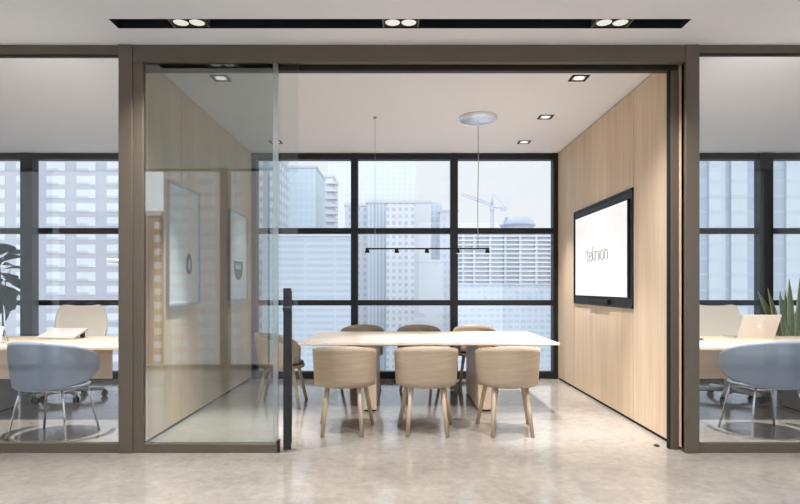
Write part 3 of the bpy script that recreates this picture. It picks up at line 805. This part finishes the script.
r,w,h = bld('white_office_block', 'white office block with columns of dark windows in the middle window', 184, 386.5, 414, 203, 8, facade('white_block', city(230,233,237), city(184,196,212), 2.05, 2.25, .52, .5, .3), )
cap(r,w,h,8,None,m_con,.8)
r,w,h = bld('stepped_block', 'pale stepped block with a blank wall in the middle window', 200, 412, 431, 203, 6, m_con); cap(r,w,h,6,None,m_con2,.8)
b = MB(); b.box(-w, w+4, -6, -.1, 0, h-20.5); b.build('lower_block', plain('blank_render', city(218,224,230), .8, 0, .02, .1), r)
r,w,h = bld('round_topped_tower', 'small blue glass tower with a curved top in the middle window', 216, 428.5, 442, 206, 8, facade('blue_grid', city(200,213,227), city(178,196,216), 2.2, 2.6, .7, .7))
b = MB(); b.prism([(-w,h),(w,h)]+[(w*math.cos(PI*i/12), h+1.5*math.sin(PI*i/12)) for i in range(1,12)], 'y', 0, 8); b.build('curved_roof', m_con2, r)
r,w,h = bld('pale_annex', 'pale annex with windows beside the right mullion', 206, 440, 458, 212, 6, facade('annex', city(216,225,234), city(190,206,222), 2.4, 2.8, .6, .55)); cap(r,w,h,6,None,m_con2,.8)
# building under construction with open floor slabs
Y = 300
r,w,h = bld('unfinished_tower', 'wide unfinished tower of open floor slabs below the crane', Y, 452, 590, 231, 22, plain('open_floor_shade', city(204,210,222), .9, 0, .05, .1))
for k in range(30):
    zz = h-2.35*k
    b = MB(); b.box(-w-.3, w+.3, -1.5, 0, zz-.85, zz); b.build('floor_slab', m_con, r)
for px in (463,474,490,505,520,536,551,566,580):
    xx = (px-521)*Y/F
    b = MB(); b.box(xx-.7, xx+.7, -1.2, -.05, h-70, h); b.build('column', m_con2, r)
xx = (521.5-521)*Y/F; b = MB()
prof = []
b.lathe([(0,h),(9.2,h),(9.2,h+1.2),(9.8,h+1.3),(9.8,h+2.2),(8.9,h+2.4),(8.9,h+3.6),(9.9,h+3.8),(9.9,h+4.8),(9.0,h+5.0),(9.0,h+6.4),(7.5,h+6.6),(7.2,h+8.4),(0,h+8.4)], xx, 11, 28); b.build('round_crown', plain('crown_cladding', srgb(164,172,188), .8, 0, .05, .3), r)
# tower crane
Y = 305
r = thing('tower_crane', 'lattice tower crane with long jib above the unfinished tower', 'crane', ((494-400)*Y/F, Y+6, CAMH+(287-231)*300/F+.05), 0)
s = Y/F; hh = (231-206)*s
b = MB(); q = .7
for ax, ay in ((-q,-q),(q,-q),(q,q),(-q,q)): b.tube([(ax,ay,0),(ax,ay,hh)], .2, 6)
for k in range(10):
    z0 = k*hh/10; z1 = z0+hh/10
    b.tube([(-q,-q,z0),(q,-q,z1)], .12, 5); b.tube([(-q,q,z1),(q,q,z0)], .12, 5); b.tube([(-q,-q,z0),(-q,q,z1)], .12, 5)
b.build('mast', m_crane, r)
b = MB(); b.box(-1.2,1.2,-1.2,1.2,hh-1,hh+1.6); b.build('cab', m_crane, r)
b = MB(); b.tube([(0,0,hh+1.5),(0,0,hh+(206-190)*s)], [.7,.3], 8); b.build('apex', m_crane, r)
b = MB(); e = (-(494-463)*s, 0, hh+(206-193)*s)
n = 14
for k in range(n):
    t0, t1 = k/n, (k+1)/n
    p0 = Vector((e[0]*t0,0,hh+1+(e[2]-hh-1)*t0)); p1 = Vector((e[0]*t1,0,hh+1+(e[2]-hh-1)*t1))
    u = Vector((0,0,1.5)); b.tube([p0,p1], .2, 6); b.tube([p0+u,p1+u], .2, 6); b.tube([p0,p1+u], .13, 5)
b.build('jib', m_crane, r)
b = MB(); b.tube([(0,0,hh+.6),((509-494)*s,0,hh+.3)], .45, 6); b.tube([(0,0,hh+(206-190)*s),((507-494)*s,0,hh+.8)], .14, 5); b.build('counter_jib', m_crane, r)
b = MB(); b.box((503-494)*s,(508-494)*s,-.8,.8,hh-1.4,hh+.3); b.build('counterweight', m_crane, r)
r,w,h = bld('glass_office_block', 'blue glass office block low in the right pane of the meeting room window', 150, 457, 610, 285, 24, facade('glass_block', city(214,226,236), city(184,204,222), 1.7, 1.55, .74, .55, var=.6)); cap(r,w,h,24,None,m_con2,.5)
r,w,h = bld('wide_glass_facade', 'blue grey glass facade filling the right office window', 118, 628, 900, 70, 26, facade('wide_blue_glass', city(180,194,208, m=.875), city(162,180,196, m=.875), 9.5, 3.3, .82, .86, var=.5)); cap(r,w,h,26,None,m_con2)
for px in (716, 738, 793):
    xx = (px-764)*118/F
    b = MB(); b.box(xx-1.7, xx+1.7, -.5, 0, 0, h-1); b.build('stair_shaft', facade('shaft_glass_%d'%px, city(192,206,218, m=.875), city(204,216,224, m=.875), 9, 3.3, .9, .7), r)
# across the street behind the viewer: seen as reflections in the partition glass
Y = -122; s = 131.0/F
def rear(name, label, p0, p1, zt, mat, win=None, cols=(), rows=0, dep=25, Y=-122):
    x0, x1 = (p0-400)*s, (p1-400)*s
    r = thing(name, label, 'building', ((x0+x1)/2, Y, GZ), 0, 'buildings reflected in the partition glass')
    w = (x1-x0)/2
    b = MB(); b.box(-w, w, -dep, 0, 0, zt-GZ); b.build('facade', mat, r)
    b = MB(); b.box(-w-.4, w+.4, -dep-.4, .4, zt-GZ, zt-GZ+1); b.build('roof_parapet', m_con, r)
    for c in cols:
        for k in range(rows):
            z = CAMH+(287-(176+12.9*k))*s-GZ; x = (c-400)*s-(x0+x1)/2
            b = MB(); b.box(x-1.9, x+1.9, 0, .12, z-.95, z+.95); b.build('window', win, r)
    return r
rear('brick_tower', 'brown brick tower with wide white windows reflected in the fixed glass panel', 164, 268, 70, plain('brown_brick', srgb(192,178,176), .8, 0, .06, .2), m_win, (179.5,207,233), 16)
rear('low_brick_house', 'low red brick building reflected at the left of the fixed glass panel', 60, 160, 18, facade('red_brick_house', srgb(160,112,98), srgb(214,220,226), 5.2, 3.1, .45, .5))
rear('ribbed_glass_tower', 'pale blue tower reflected beside the door edge', 270, 420, 60, facade('rear_glass', srgb(206,216,226), srgb(180,198,214), 3.4, 3.0, .7, .6))
rear('grey_rear_block', 'pale block reflected in the right office glass', 640, 900, 30, facade('rear_block', srgb(200,206,212), srgb(176,190,204), 4.4, 3.1, .6, .5))

# ------------------------------------------------------------------ sky and sun
W = bpy.data.worlds.new('World'); S.world = W; W.use_nodes = True; nt = W.node_tree
bg = nt.nodes['Background']
tc_ = N(nt, 'ShaderNodeTexCoord'); sp = N(nt, 'ShaderNodeSeparateXYZ'); nt.links.new(tc_.outputs['Generated'], sp.inputs[0])
mr = N(nt, 'ShaderNodeMapRange', interpolation_type='SMOOTHSTEP'); mr.inputs['From Min'].default_value = .35; mr.inputs['From Max'].default_value = -.55
nt.links.new(sp.outputs['Y'], mr.inputs['Value'])
cr = N(nt, 'ShaderNodeValToRGB'); e = cr.color_ramp.elements
e[0].color = (.78,.815,.85,1); e[1].color = (1.75,1.88,2.06,1)
nt.links.new(mr.outputs[0], cr.inputs['Fac']); nt.links.new(cr.outputs['Color'], bg.inputs['Color'])
bg.inputs['Strength'].default_value = 1.0
su = bpy.data.lights.new('sun', 'SUN'); su.energy = 3.2; su.angle = math.radians(2); su.color = (1,.97,.93)
so = bpy.data.objects.new('sun', su); COL.objects.link(so)
so.rotation_euler = Vector((.12,-.5,-.86)).to_track_quat('-Z','Y').to_euler()

# ------------------------------------------------------------------ camera
cam = bpy.data.cameras.new('camera'); cam.sensor_width = 36; cam.lens = F*36/800; cam.shift_y = 35/800
cam.clip_start = .05; cam.clip_end = 2000
co = bpy.data.objects.new('camera', cam); COL.objects.link(co)
co.location = (0,0,CAMH); co.rotation_euler = (PI/2,0,0)
S.camera = co
